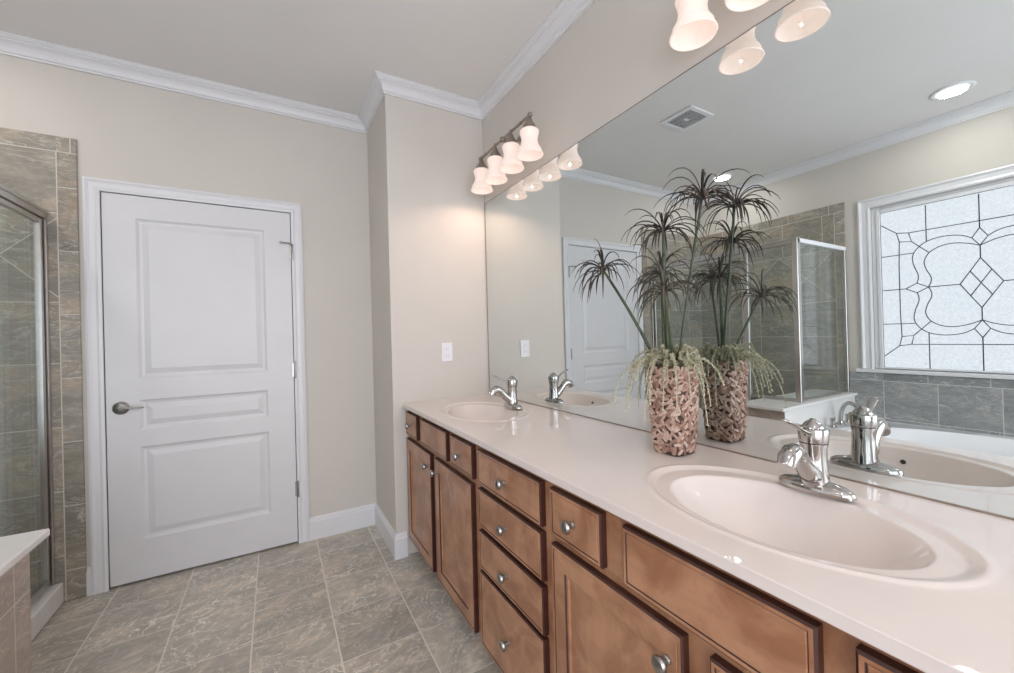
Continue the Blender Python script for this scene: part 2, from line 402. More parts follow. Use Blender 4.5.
# door
def dmap(u, w, d): return Vector((u, Y2-.006-d, w))
b = NB()
panels = [(-1.815, -1.232, 1.075, 1.925), (-1.815, -1.232, .800, .960-.0+.085-.0), (-1.815, -1.232, .225, .712)]
panels = [(-1.815, -1.230, 1.072, 1.922), (-1.815, -1.230, .800, .960), (-1.815, -1.230, .222, .712)]
relief(b, dmap, DL+.003, DR-.003, .012, DH-.003, .034, [(0, -.003), (.003, 0)], panels, [(.012, -.009), (.024, -.011), (.052, -.002)])
door = struct(link('door_1', b, M_door), 'white three-panel interior door, closed, on the back wall', 'door')
b = NB()
cp = [(0, 0), (0, .013), (.012, .017), (.022, .012), (.040, .013), (.052, .020), (CAS, .016), (CAS, 0)]   # (distance from opening, thickness)
def casing(b, pts, prof, nrm, pl):
    """pts polyline in plane, prof offsets outward; nrm(u,w,t) to world"""
    n = len(pts); rings = []
    for i, (u, w) in enumerate(pts):
        p = Vector((u, w))
        ds = []
        if i > 0: ds.append((p-Vector(pts[i-1])).normalized())
        if i < n-1: ds.append((Vector(pts[i+1])-p).normalized())
        ns = [Vector((-d.y, d.x)) for d in ds]; m = sum(ns, Vector((0, 0))); m = m/m.dot(ns[0])
        rings.append([b.verts.new(nrm(u+m.x*o, w+m.y*o, t)) for o, t in prof])
    k = len(prof)
    for r1, rr in zip(rings, rings[1:]):
        for j in range(k): b.faces.new((r1[j], r1[(j+1) % k], rr[(j+1) % k], rr[j]))
    b.faces.new(rings[0]); b.faces.new(rings[-1][::-1])
    bmesh.ops.recalc_face_normals(b, faces=b.faces)
casing(b, [(DL, .001), (DL, DH), (DR, DH), (DR, .001)], cp, lambda u, w, t: Vector((u, Y2-t, w)), 0)
link('door_casing', b, M_trim, door)
b = NB(); box(b, DL-.019, DL, Y2+.001, Y2+.118, .001, DH+.019); box(b, DR, DR+.019, Y2+.001, Y2+.118, .001, DH+.019); box(b, DL, DR, Y2+.001, Y2+.118, DH, DH+.019)
box(b, DL, DR, Y2+.055, Y2+.118, .012, DH)
link('door_frame', b, M_dark, door)
hx, hz = -1.888, .925
b = NB(); lathe(b, [(.033, 0), (.034, .004), (.028, .012), (.013, .016), (.012, .045), (.0, .047)], (hx, Y2-.006, hz), 'Y-', 28)
h = link('door_handle', b, M_nickel, door, True, autos=40)
b = NB(); tube(b, bez((hx-.006, Y2-.05, hz+.004), (hx+.03, Y2-.058, hz+.010), (hx+.06, Y2-.055, hz-.006), (hx+.100, Y2-.05, hz), 12), [.011, .012, .011, .010, .0095, .009, .009, .0085, .008, .008, .0075, .007, .004], 12, (1, .7))
link('lever', b, M_nickel, h, True)
for z in (1.80, 1.072, .338):
    b = NB(); lathe(b, [(.0, -.052), (.006, -.05), (.007, -.045), (.007, .045), (.006, .05), (0, .052)], (DR+.004, Y2-.014, z), n=12)
    box(b, DR-.012, DR+.003, Y2-.010, Y2-.006, z-.045, z+.045)
    if z > 1.5:   # pin door stop
        tube(b, [(DR+.004, Y2-.014, z+.048), (DR-.02, Y2-.03, z+.05), (DR-.055, Y2-.032, z+.05)], .004, 8)
        lathe(b, [(.0, 0), (.008, .002), (.008, .010), (0, .012)], (DR-.058, Y2-.022, z+.05), 'Y-', 10)
    link('hinge', b, M_nickel, door, True, autos=40)

# window with leaded pattern
e = 1.0072
GY0, GY1, GZ0, GZ1 = .25, 1.272, .922, 2.137
XG = XW-.03
win = NB(); box(win, XG-.012, XG, GY0-.004, GY1+.004, GZ0-.004, GZ1+.004); win = struct(link('window_1', win, M_pane), 'leaded frosted glass window above the bathtub, seen in the mirror', 'window')
b = NB(); casing(b, [(WY0, WZ0+.001), (WY0, WZ1), (WY1, WZ1), (WY1, WZ0+.001)], [(0, 0), (0, .014), (.01, .019), (.026, .014), (.05, .016), (.064, .026), (.075, .022), (.075, 0)], lambda u, w, t: Vector((XW+t, u, w)), 0)
link('window_casing', b, M_trim, win)
b = NB()
for (a0, a1, c0, c1) in ((WY0+.001, GY0, WZ0, WZ1-.001), (GY1, WY1-.001, WZ0, WZ1-.001), (GY0, GY1, WZ0, GZ0), (GY0, GY1, GZ1, WZ1-.001)):
    box(b, XW-.06, XW-.010, a0, a1, c0, c1, .003, 1)
for (a0, a1, c0, c1) in ((GY0-.025, GY0, GZ0-.012, GZ1+.025), (GY1, GY1+.025, GZ0-.012, GZ1+.025), (GY0, GY1, GZ0-.012, GZ0), (GY0, GY1, GZ1, GZ1+.025)):
    box(b, XW-.028, XW-.003, a0, a1, c0, c1, .004, 2)
link('window_frame', b, M_trim, win)
b = NB(); box(b, XW-.05, XW+.035, WY0-.11, WY1+.11, WZ0-.028, WZ0, .005, 2); link('window_sill', b, M_trim, win)
b = NB()
CYW, CZW = .757, 1.523
def wp(y, z): return (XG+.003, y*e, 1.246+(z-1.246)*e)
def lead(pts, r=.0034, smooth=True):
    pts = [Vector(wp(*p)) for p in pts]
    if smooth and len(pts) > 2:
        out = []
        for i in range(len(pts)-1):
            p0 = pts[max(i-1, 0)]; p1 = pts[i]; p2 = pts[i+1]; p3 = pts[min(i+2, len(pts)-1)]
            for k in range(6):
                t = k/6; out.append(.5*((2*p1)+(-p0+p2)*t+(2*p0-5*p1+4*p2-p3)*t*t+(-p0+3*p1-3*p2+p3)*t**3))
        out.append(pts[-1]); pts = out
    tube(b, pts, r, 6)
def quad(f, pts, **k):
    """draw the polyline in all four mirrored quadrants (pts as offsets from the centre)"""
    for sy in (1, -1):
        for sz in (1, -1): lead([(CYW-.004+sy*a, CZW+sz*c) for a, c in pts], **k)
quad(0, [(0, .374), (.036, .311), (0, .253)], smooth=False)
quad(0, [(.036, .311), (.08, .338), (.128, .350), (.19, .352), (.26, .333), (.310, .29), (.334, .235), (.328, .17), (.308, .105), (.306, .07), (.314, .036)])
quad(0, [(0, .253), (.06, .28), (.128, .294), (.19, .285), (.245, .25), (.272, .19), (.262, .13), (.24, .075), (.240, .035), (.254, 0)])
quad(0, [(.314, .036), (.376, 0), ], smooth=False); quad(0, [(.314, .036), (.254, 0)], smooth=False)
quad(0, [(0, .17), (.097, 0)], smooth=False); lead([(CYW-.004-.0485, CZW+.085), (CYW-.004+.0485, CZW-.085)]); lead([(CYW-.004+.0485, CZW+.085), (CYW-.004-.0485, CZW-.085)])
quad(0, [(0, .17), (0, .253)], smooth=False); quad(0, [(0, .374), (0, .60)], smooth=False)
quad(0, [(.097, 0), (.254, 0)], smooth=False); quad(0, [(.376, 0), (.508, 0)], smooth=False)
quad(0, [(.258, .335), (.258, .60)], smooth=False)
quad(0, [(0, .420), (.352, .420), (.42, .432)], smooth=False)
quad(0, [(.508, .512), (.42, .432), (.405, .362), (.410, .18), (.410, 0)], smooth=False)
quad(0, [(.405, .362), (.338, .352), (.352, .420)], smooth=False); quad(0, [(.338, .352), (.245, .25)], smooth=False)
quad(0, [(.508, .263), (.325, .263)], smooth=False)
link('leading', b, M_lead, win, True)

# tile in the shower and round the tub
b = NB(); box(b, XW+.001, -2.03, Y2-.011, Y2-.001, .0005, 2.292, .003, 1); struct(link('wall_shower_back', b, M_tile_back))
b = NB(); box(b, XW+.001, XW+.011, 1.49, Y2-.012, .0005, 2.292, .003, 1); struct(link('wall_shower_left', b, M_tile_left))
b = NB(); box(b, XW+.001, XW+.011, -.40, 1.489, .0005, .874, .003, 1); struct(link('wall_tub_left', b, M_tile_tub))

# tub: knee wall block, deck, basin
KX, KY0, KY1, KZ = -1.845, 1.455, 1.785, .680
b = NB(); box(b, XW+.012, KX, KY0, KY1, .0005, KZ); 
for f in b.faces: f.material_index = 1 if f.normal.y < -.9 else 0  # tub-side face whitened: window brightness put into its colour
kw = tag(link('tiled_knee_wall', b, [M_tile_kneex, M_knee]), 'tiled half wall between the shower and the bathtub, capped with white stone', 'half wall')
b = NB(); box(b, XW+.012, KX+.056, KY0-.02, KY1-.03, KZ, .703, .005, 2); link('stone_cap', b, M_knee, kw)

tub = thing('bathtub', 'white drop-in bathtub with tiled apron under the leaded window', 'bathtub', (-2.4, .55, 0))
def tubmesh():
    bm = NB(); x0, x1, y0, y1, zt = XW+.012, -1.86, -.40, KY0-.001, .500; cx, cy = (x0+x1)/2, (y0+y1)/2; a, c = .40, .75
    n = 64; rr = []
    def el(s, z, sc=1): return [bm.verts.new((cx+s*a*math.cos(2*PI*i/n), cy+s*c*math.sin(2*PI*i/n), z)) for i in range(n)]
    outer = []
    for i in range(n):
        an = 2*PI*i/n; dx, dy = math.cos(an), math.sin(an); k = min((x1-x0)/2/max(abs(dx), 1e-6), (y1-y0)/2/max(abs(dy), 1e-6)); outer.append((cx+dx*k, cy+dy*k))
    o2 = [bm.verts.new((p[0], p[1], zt-.03)) for p in outer]; o1 = [bm.verts.new((p[0], p[1], zt)) for p in outer]
    R = [o2, o1, el(1.12, zt), el(1.08, zt+.012), el(1.02, zt+.012), el(.98, zt-.01), el(.93, zt-.12), el(.86, zt-.36), el(.7, zt-.41), el(.3, zt-.42)]
    for p, q in zip(R, R[1:]):
        for i in range(n): bm.faces.new((p[i], p[(i+1) % n], q[(i+1) % n], q[i]))
    bm.faces.new(R[-1]); bmesh.ops.recalc_face_normals(bm, faces=bm.faces); return bm
o = link('tub_shell', tubmesh(), M_tub, tub, True, autos=35); o.location = (2.4, -.55, 0)
b = NB(); box(b, -1.90, -1.875, -.40, KY0-.001, .0005, .4695); box(b, XW+.012, -1.90, -.40, -.38, .0005, .4695)
o = link('apron', b, M_tile_kneex, tub); o.location = (2.4, -.55, 0)
tf = thing('tub_faucet', 'chrome curved tub spout with two lever handles on the tub deck', 'faucet', (-2.55, 1.405, .501))
b = NB(); lathe(b, [(.03, 0), (.03, .008), (.018, .016), (.016, .03)], (0, 0, 0)); tube(b, bez((0, 0, .02), (0, .0, .18), (.03, -.08, .22), (.09, -.15, .13), 14), .014, 14)
link('spout', b, M_chrome, tf, True, autos=40)
for dx in (-.13, .13):
    b = NB(); lathe(b, [(.027, 0), (.027, .006), (.017, .012), (.015, .05), (.02, .056), (.012, .068), (0, .07)], (dx, .0, 0)); tube(b, [(dx, 0, .055), (dx+(.03 if dx > 0 else -.03), -.02, .066), (dx+(.075 if dx > 0 else -.075), -.045, .088)], [.008, .007, .005], 10)
    link('handle', b, M_chrome, tf, True, autos=40)

# shower
SX = -2.155
b = NB(); box(b, SX-.045, SX+.045, KY1+.0005, Y2-.012, .0005, .10, .006, 2)
bcurb = b
b = NB(); box(b, XW+.012, SX-.046, KY1+.0005, Y2-.012, .0005, .04, .004, 1); bpan = b
sh = thing('shower_enclosure', 'framed glass corner shower enclosure beside the white door', 'shower', (SX, 1.5, 0))
def spart(name, bm, m, par=None, **k):
    o = link(name, bm, m, par or sh, **k)
    if par is None: o.location = (-SX, -1.5, 0)
    return o
b2 = spart('shower_base', bcurb, M_knee); link('pan', bpan, M_tub, b2)
ZT0, ZCAP, ZCB = 1.905, .7035, .1005
b = NB(); box(b, SX-.016, SX+.016, 1.478, Y2-.013, ZT0-.032, ZT0+.006, .003, 1); box(b, SX-.022, SX+.022, 1.478, Y2-.013, ZT0-.004, ZT0+.010, .002, 1); spart('header_rail', b, M_alu)
b = NB(); box(b, XW+.013, SX-.018, 1.485, 1.511, ZT0-.022, ZT0+.010, .003, 1); spart('header_rail', b, M_whitemetal)
b = NB(); box(b, SX-.022, SX+.022, 1.478, 1.518, ZCAP, ZT0-.001, .003, 1); spart('corner_post', b, M_alu)
b = NB(); box(b, XW+.012, XW+.034, 1.487, 1.509, ZCAP, ZT0-.023, .002, 1); spart('wall_channel', b, M_alu)
b = NB(); box(b, SX-.016, SX+.016, 1.842, 1.872, ZCB, ZT0-.033, .003, 1); spart('strike_post', b, M_alu)
b = NB(); box(b, SX-.018, SX+.018, Y2-.030, Y2-.012, ZCB, ZT0-.033, .003, 1); box(b, SX-.022, SX-.005, Y2-.040, Y2-.030, ZCB, ZT0-.033, .003, 1); spart('wall_jamb', b, M_alu)
b = NB(); box(b, SX-.014, SX+.014, 1.519, 1.841, ZCAP, ZCAP+.02, .002, 1); box(b, XW+.035, SX-.019, 1.488, 1.508, ZCAP, ZCAP+.016, .002, 1); spart('bottom_rail', b, M_alu)
b = NB(); box(b, SX-.004, SX+.004, 1.519, 1.841, ZCAP+.02, ZT0-.033); spart('glass_panel', b, M_glass)
b = NB(); box(b, XW+.035, SX-.019, 1.494, 1.502, ZCAP+.016, ZT0-.023); spart('glass_panel', b, M_glass)
b = NB()
y0, y1, z0, z1 = 1.876, Y2-.042, ZCB+.012, ZT0-.036
for q in ((y0, y0+.024, z0, z1), (y1-.018, y1, z0, z1), (y0+.024, y1-.024, z0, z0+.03), (y0+.024, y1-.024, z1-.024, z1)): box(b, SX-.012, SX+.010, *q, .003, 1)
dr = spart('shower_door', b, M_alu)
b = NB(); box(b, SX-.004, SX+.003, y0+.024, y1-.024, z0+.03, z1-.024); link('glass', b, M_glass, dr)
b = NB(); tube(b, [(SX+.010, 1.90, 1.02), (SX+.045, 1.90, 1.03), (SX+.05, 1.90, 1.10), (SX+.045, 1.90, 1.17), (SX+.010, 1.90, 1.18)], .007, 10); link('pull_handle', b, M_chrome, dr, True)
# shower head on the left wall
t = thing('wall_shower', 'chrome shower head on a curved arm inside the shower', 'shower head', (XW+.012, 2.30, 2.05))
b = NB(); lathe(b, [(.0, -.002), (.028, 0), (.026, .008), (0, .012)], (0, 0, 0), 'X-'); 
for q in b.verts: q.co.x = -q.co.x
tube(b, bez((0, 0, 0), (.08, 0, .03), (.13, 0, .03), (.17, 0, -.03)), .009, 10); link('arm', b, M_chrome, t, True, autos=40)
b = NB(); lathe(b, [(.012, .03), (.02, .015), (.046, -.012), (.05, -.02), (.047, -.024), (0, -.024)], (.175, 0, -.055)); link('head', b, M_chrome, t, True, autos=40)

# ------------------------------------------------------------------ countertop with moulded sinks
SINKS = [(-.291, .452), (-.291, 1.812)]
OB, OA, IB, IA = .190, .282, .157, .226
def ct_height(x, y):
    z = 0.; reg = 0; back = 0
    for sx, sy in SINKS:
        ro = math.hypot((x-sx)/OB, (y-sy)/OA)
        if ro > 1.25: continue
        ri = math.hypot((x-sx+.010)/IB, (y-sy+.006)/IA)
        d = (ro-1)*OB   # metres from the outer ring
        # raised bead then a shallow dish
        z += .0030*math.exp(-((d-.004)/.005)**2)
        if ro < 1: z -= .0045*min(1, -d/.014)**2*(3-2*min(1, -d/.014))
        if ri < 1.06:
            if ri < 1: z -= .125*(1-ri**2)**.95
        if ro < 1.12: reg = 1 if sy < 1 else 2
    return z, reg
xs = []
x = -.549
while x < .0: xs.append(x); x += .0034
xs += [0.0055]
ys = []; y = -.22
while y < 2.3095:
    ys.append(y)
    y += .0032 if any(abs(y-s[1]) < .33 for s in SINKS) else .03
ys.append(2.3095)
prof = [(-.54, ZT-.0235), (-.560, ZT-.0235), (-.5622, ZT-.021), (-.5624, ZT-.0012), (-.5612, ZT)]
bm = NB(); grid = []
regs = {}
for iy, y in enumerate(ys):
    row = [bm.verts.new((px, y, pz)) for px, pz in prof]
    for x in xs:
        dz, rg = ct_height(x, y); v = bm.verts.new((x, y, ZT+dz)); row.append(v)
        if rg: regs[v] = rg
    row.append(bm.verts.new((.0055, y, ZT-.0235))); grid.append(row)
k = len(grid[0]); fsink = {1: [], 2: []}
for a, c in zip(grid, grid[1:]):
    over = any(abs(a[0].co.y-q[1]) < .30 or abs(c[0].co.y-q[1]) < .30 for q in SINKS)
    for j in range(k):
        if j == k-1 and over: continue      # the slab is open below each moulded bowl
        f = bm.faces.new((a[j], a[(j+1) % k], c[(j+1) % k], c[j])); f.smooth = True
        r = [regs.get(v, 0) for v in f.verts]
        if all(r): fsink[r[0]].append(f)
bm.faces.new(grid[0]); bm.faces.new(grid[-1][::-1])
bmesh.ops.recalc_face_normals(bm, faces=bm.faces)
def split(bm, faces, name, parent):
    nb = NB(); mp = {}
    for f in faces:
        vs = []
        for v in f.verts:
            if v not in mp: mp[v] = nb.verts.new(v.co)
            vs.append(mp[v])
        nf = nb.faces.new(vs); nf.smooth = True
    return link(name, nb, M_counter, parent, True)
allf = fsink[1]+fsink[2]
basins = []
for kx in (1, 2): basins.append(split(bm, fsink[kx], 'sink_basin', None))
bmesh.ops.delete(bm, geom=allf, context='FACES')
top = link('countertop', bm, M_counter, None, False)
top.data.set_sharp_from_angle(angle=math.radians(26))
tag(top, 'long pinkish-white marble countertop with two moulded oval sinks', 'countertop')
for i, bs in enumerate(basins):
    bs.parent = top
    sx, sy = SINKS[i]; sx -= .010; sy -= .006; zb, _ = ct_height(sx, sy); zb += ZT
    b = NB(); lathe(b, [(.0, .0), (.024, .0), (.024, .003), (.019, .005), (.015, .001), (.013, .007), (0, .009)], (sx, sy, zb+.002)); link('drain', b, M_chrome, bs, True, autos=40)
    b = NB(); x = sx-.134; zo, _ = ct_height(x, sy+.012)
    lathe(b, [(.0, .0), (.0065, .0), (.0065, .004), (0, .0045)], (0, 0, 0), n=14)
    dzdx = (ct_height(x+.004, sy+.012)[0]-ct_height(x-.004, sy+.012)[0])/.008
    nrm = Vector((-dzdx, 0, 1)).normalized(); R = Vector((0, 0, 1)).rotation_difference(nrm).to_matrix().to_4x4(); R.translation = Vector((x, sy+.012, ZT+zo))
    b.transform(R); link('overflow_hole', b, M_dark, bs)

# ------------------------------------------------------------------ vanity cabinets
FX = -.530            # face-frame front plane
knobmesh = None
def knob(parent, y, z, x=-.5505):
    global knobmesh
    if knobmesh is None:
        b = NB(); lathe(b, [(.0085, 0), (.0085, .003), (.0055, .006), (.0055, .014), (.013, .018), (.0165, .022), (.0165, .025), (.013, .030), (.006, .0325), (0, .033)], (0, 0, 0), 'X-', 24)
        o = link('knob', b, M_nickel, parent, True, autos=35); knobmesh = o.data
    else:
        o = bpy.data.objects.new('knob', knobmesh); COL.objects.link(o); o.parent = parent
    o.location = (x-.0, y, z)
    return o
def vmap(u, w, d): return Vector((-.5505-d, u, w))
def drawer(parent, y0, y1, z0, z1, kn=True, name='drawer'):
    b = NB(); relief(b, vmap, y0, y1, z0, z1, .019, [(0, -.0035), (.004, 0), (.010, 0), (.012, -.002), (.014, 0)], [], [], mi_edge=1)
    # recolour: only the outer side walls and the thin bead stay dark brown
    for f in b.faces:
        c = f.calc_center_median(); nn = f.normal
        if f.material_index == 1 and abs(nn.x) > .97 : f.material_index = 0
    o = link(name, b, [M_woodH, M_darkbrown], parent)
    if kn: knob(o, (y0+y1)/2, (z0+z1)/2)
    return o
def cdoor(parent, y0, y1, z0, z1, ky):
    b = NB(); s = .057
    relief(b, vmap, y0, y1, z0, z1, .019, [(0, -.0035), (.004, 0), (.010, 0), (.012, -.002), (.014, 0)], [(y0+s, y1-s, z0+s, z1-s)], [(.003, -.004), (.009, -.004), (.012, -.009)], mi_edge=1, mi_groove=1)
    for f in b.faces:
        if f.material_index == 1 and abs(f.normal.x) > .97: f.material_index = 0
    o = link('door', b, [M_woodV, M_darkbrown], parent); knob(o, ky, z1-.062); return o
def cabinet(label, y0, y1, opens):
    """face frame built as a board with real openings, sides, bottom, recessed toe kick"""
    b = NB(); box(b, FX+.002, -.003, y0, y0+.016, .10, ZT-.025); box(b, FX+.002, -.003, y1-.016, y1, .10, ZT-.025)
    box(b, FX+.002, -.003, y0+.016, y1-.016, .10, .116); box(b, -.012, -.003, y0+.016, y1-.016, .116, ZT-.025)
    c = link('vanity_cabinet', b, M_woodV); tag(c, label, 'cabinet', None)
    us = sorted({y0, y1, *[o[0] for o in opens], *[o[1] for o in opens]}); ws = sorted({.10, ZT-.025, *[o[2] for o in opens], *[o[3] for o in opens]})
    b = NB()
    for a, d in zip(us, us[1:]):
        for p, q in zip(ws, ws[1:]):
            if any(o[0] < (a+d)/2 < o[1] and o[2] < (p+q)/2 < o[3] for o in opens): continue
            box(b, FX-.001, FX+.018-.017, a, d, p, q)
    bmesh.ops.remove_doubles(b, verts=b.verts, dist=1e-5)
    link('face_frame', b, M_woodV, c)
    b = NB(); box(b, -.465, -.455, y0+.001, y1-.001, .0005, .0995); link('toe_kick', b, M_darkbrown, c)
    return c
DZ0, DZ1 = .704, .832
def sink_unit(label, y0, y1, s, kn=True):
    """s = shift in y relative to the right-hand unit"""
    c = cabinet(label, y0, y1, [])
    drawer(c, .700+s, .898+s, DZ0, DZ1); drawer(c, .274+s, .634+s, DZ0, DZ1, False, 'false_front'); drawer(c, .010+s, .232+s, DZ0, DZ1)
    cdoor(c, .490+s, .897+s, .112, .682, .523+s); cdoor(c, .022+s, .437+s, .112, .682, .408+s)
    return c
sink_unit('wooden sink base cabinet at the far end beside the white wall corner', 1.369, 2.306, 1.388)
sink_unit('wooden sink base cabinet nearest the camera under the near sink', -.02, .9095, 0)
c = cabinet('narrow wooden cabinet with four stacked drawers between the sink cabinets', .911, 1.3675, [])
for z0, z1 in ((.704, .832), (.549, .688), (.395, .534), (.112, .384)): drawer(c, .943, 1.352, z0, z1)
c = cabinet('short wooden filler cabinet closing the near end of the vanity', -.19, -.0215, [])
cdoor(c, -.18, -.035, .112, .832, -.06)

# ------------------------------------------------------------------ mirror
b = NB(); box(b, 0, .006, -.15, 2.296, ZT+.0025, 2.0975, .0008, 1)
mir = tag(link('wall_mirror', b, M_mirror), 'wide frameless wall mirror above the vanity countertop', 'mirror')
b = NB(); box(b, -.0015, .006, -.15, 2.300, ZT+.0003, ZT+.0045); box(b, -.001, .006, 2.2965, 2.3005, ZT+.0045, 2.0975); box(b, -.001, .006, -.15, 2.3005, 2.0976, 2.0995)
link('edge_channel', b, M_bronze, mir)

# ------------------------------------------------------------------ faucets
def faucet(loc, label):
    t = thing('sink_faucet', label, 'faucet', loc, 'single-lever chrome sink faucets')
    b = NB(); lathe(b, [(.0, 0), (1, 0), (1, .006), (.97, .012), (.84, .018), (.60, .022), (.36, .028), (.0, .029)], n=40)
    for q in b.verts: q.co.x *= .031; q.co.y *= .075
    link('base_plate', b, M_chrome, t, True, autos=50)
    b = NB(); lathe(b, [(.029, .014), (.0275, .03), (.0245, .07), (.0245, .095), (.0270, .106), (.0270, .108)], n=32); link('body', b, M_chrome, t, True, autos=50)
    b = NB(); lathe(b, [(.0235, .1085), (.0272, .110), (.0285, .116), (.0300, .137), (.0290, .1405), (.0220, .1425), (.0205, .146), (.016, .153), (.008, .158), (.005, .162), (.0, .163)], n=32)
    h = link('cap', b, M_chrome, t, True, autos=50)
    b = NB(); tube(b, bez((-.020, .0, .132), (-.045, .004, .138), (-.07, .006, .158), (-.112, .010, .172), 10), [.008, .008, .0075, .007, .0065, .0065, .007, .0075, .0085, .008, .003], 12, (1.3, .5)); link('lever', b, M_chrome, h, True)
    b = NB(); pts = bez((-.004, 0, .036), (-.050, 0, .050), (-.062, 0, .102), (-.096, 0, .100), 12)+[Vector((-.113, 0, .090)), Vector((-.122, 0, .076))]
    tube(b, pts, [.022, .023, .0225, .021, .0195, .018, .0175, .0175, .018, .0185, .019, .0195, .0200, .0200, .0175], 20); link('spout', b, M_chrome, t, True, autos=60)
    return t
f1 = faucet((-.133, .448, ZT+.0015), 'chrome single-lever faucet at the near sink, in front of the mirror')
f2 = copy_tree(f1); f2.location = (-.133, 1.790, ZT+.0015); f2['label'] = 'chrome single-lever faucet at the far sink near the outlet'

# ------------------------------------------------------------------ vanity lights
ZB = 2.289; XL = -.120
def vanity_light(yc, dz, label):
    t = thing('vanity_light', label, 'wall lamp', (0.0064, yc, ZB+dz), 'four-shade vanity lights above the mirror')
    b = NB()
    lathe(b, [(.055, 0), (.057, .006), (.050, .014), (.020, .020), (.014, .03), (.011, .10), (.012, .126)], (0, 0, 0), 'X-', 28); link('backplate', b, M_bronze, t, True, autos=40)
    b = NB(); pts = [(XL-.0064, y, 0) for y in [-.262+.524*i/60 for i in range(61)]]
    tube(b, pts, [.0065+.0014*math.sin(i*1.6) for i in range(61)], 10)
    for y in (-.267, .267): lathe(b, [(0, -.014), (.009, -.008), (.011, 0), (.009, .008), (0, .014)], (XL-.0064, y, 0), n=14)
    lathe(b, [(.0, -.012), (.012, -.010), (.014, 0), (.012, .010), (0, .012)], (XL-.0064, 0, 0), n=16)
    link('bar', b, M_bronze, t, True, autos=40)
    for k in range(4):
        y = (k-1.5)*.170; X = XL-.0064
        b = NB(); lathe(b, [(.006, .012), (.0075, .0), (.011, -.012), (.014, -.018), (.016, -.026), (.022, -.034), (.030, -.048), (.035, -.064), (.035, -.070), (.0, -.070)], (X, y, 0), n=24)
        s = link('socket', b, M_bronze, t, True, autos=40)
        b = NB()
        pr = [(.030, -.0685), (.041, -.069), (.0460, -.075), (.0460, -.083), (.0425, -.093), (.0395, -.105), (.0385, -.118), (.0410, -.133), (.0465, -.147), (.0530, -.158), (.0565, -.163), (.0580, -.170), (.0620, -.182), (.0645, -.1865), (.0630, -.1895)]
        inn = [(r-.003, z) for r, z in pr[::-1]]
        def flute(a, h): return 1+(.012*math.cos(22*a) if -.155 < h < -.088 else 0)
        lathe(b, pr+inn[:-1]+[(.027, -.071)], (X, y, 0), n=88, rmod=flute, cap=False)
        link('lamp_shade', b, M_shade, t, True, autos=50)
        b = NB(); lathe(b, [(.0, -.071), (.012, -.073), (.012, -.078), (.015, -.084), (.017, -.092), (.015, -.101), (.008, -.107), (0, -.108)], (X, y, 0), n=20); link('bulb', b, M_bulb, s, True)
        l = light('bulb_light', 'SPOT', (X+.0064, yc+y, ZB+dz-.186), BULB_W, (1, .70, .54), .002); l.data.spot_size = math.radians(172); l.data.spot_blend = .35
    return t
vanity_light(1.842, 0, 'four-shade wall lamp over the far sink, near the room corner')
vanity_light(.471, 0, 'four-shade wall lamp over the near sink, cut by the photo top')

# ------------------------------------------------------------------ outlet on the alcove wall
ox, oz = -.281, 1.158
ou = thing('wall_outlet', 'white outlet plate on the wall above the far counter end', 'outlet', (ox, Y1, oz))
b = NB(); box(b, -.036, .036, -.006, -.0002, -.058, .058, .003, 2); link('cover_plate', b, M_plate, ou)
b = NB(); box(b, -.017, .017, -.0085, -.0058, -.034, .034, .0015, 1); s = link('receptacle', b, M_plate, ou)
for zz in (-.021, .021):
    for q in (-.007, .0045): b = NB(); box(b, q, q+.0025, -.0092, -.0084, zz-.005, zz+.005); link('slot', b, M_grille, s)
for zz in (-.008, .001): b = NB(); box(b, -.008, .008, -.0098, -.0084, zz, zz+.007); link('button', b, M_plate, s)

# ------------------------------------------------------------------ ceiling fixtures
def can(x, y, label):
    t = thing('recessed_light', label, 'ceiling light', (x, y, ZC), 'recessed ceiling lights')
    b = NB(); lathe(b, [(.098, -.0003), (.100, -.005), (.094, -.010), (.078, -.008), (.072, -.0035), (.072, -.0003)], n=40, cap=False); link('trim_ring', b, M_whitemetal, t, True)
    b = NB(); lathe(b, [(0, -.0006), (.0715, -.0006), (.0715, -.004), (.05, -.0062), (0, -.0075)], n=32); link('lens', b, M_can, t, True)
    l = light('recessed_lamp', 'AREA', (x, y, ZC-.014), CAN_W, (1, .95, .90), .13); l.data.shape = 'DISK'
    return t
can(-2.545, .772, 'round recessed ceiling light above the bathtub, nearest the window')
can(-2.575, 2.297, 'round recessed ceiling light above the shower')
# exhaust fan grille
fan = thing('exhaust_fan', 'square white ceiling vent grille seen in the mirror', 'ceiling vent', (-1.315, 1.770, ZC))
b = NB(); s, q = .125, .092
for (x0, x1, y0, y1) in ((-s, -q, -s, s), (q, s, -s, s), (-q, q, -s, -q), (-q, q, q, s)): box(b, x0, x1, y0, y1, -.012, -.0003, .003, 1)
link('frame', b, M_whitemetal, fan)
b = NB(); box(b, -q, q, -q, q, -.003, -.0003)
for i in range(11): yy = -q+.008+i*.0168; box(b, -q, q, yy, yy+.006, -.009, -.003)
for i in (-1, 0, 1): box(b, i*.05-.002, i*.05+.002, -q, q, -.0095, -.003)
link('grille', b, M_grille, fan)
b = NB(); box(b, -.022, .022, -.012, .012, -.011, -.0092, .001, 1); link('badge', b, M_whitemetal, fan)

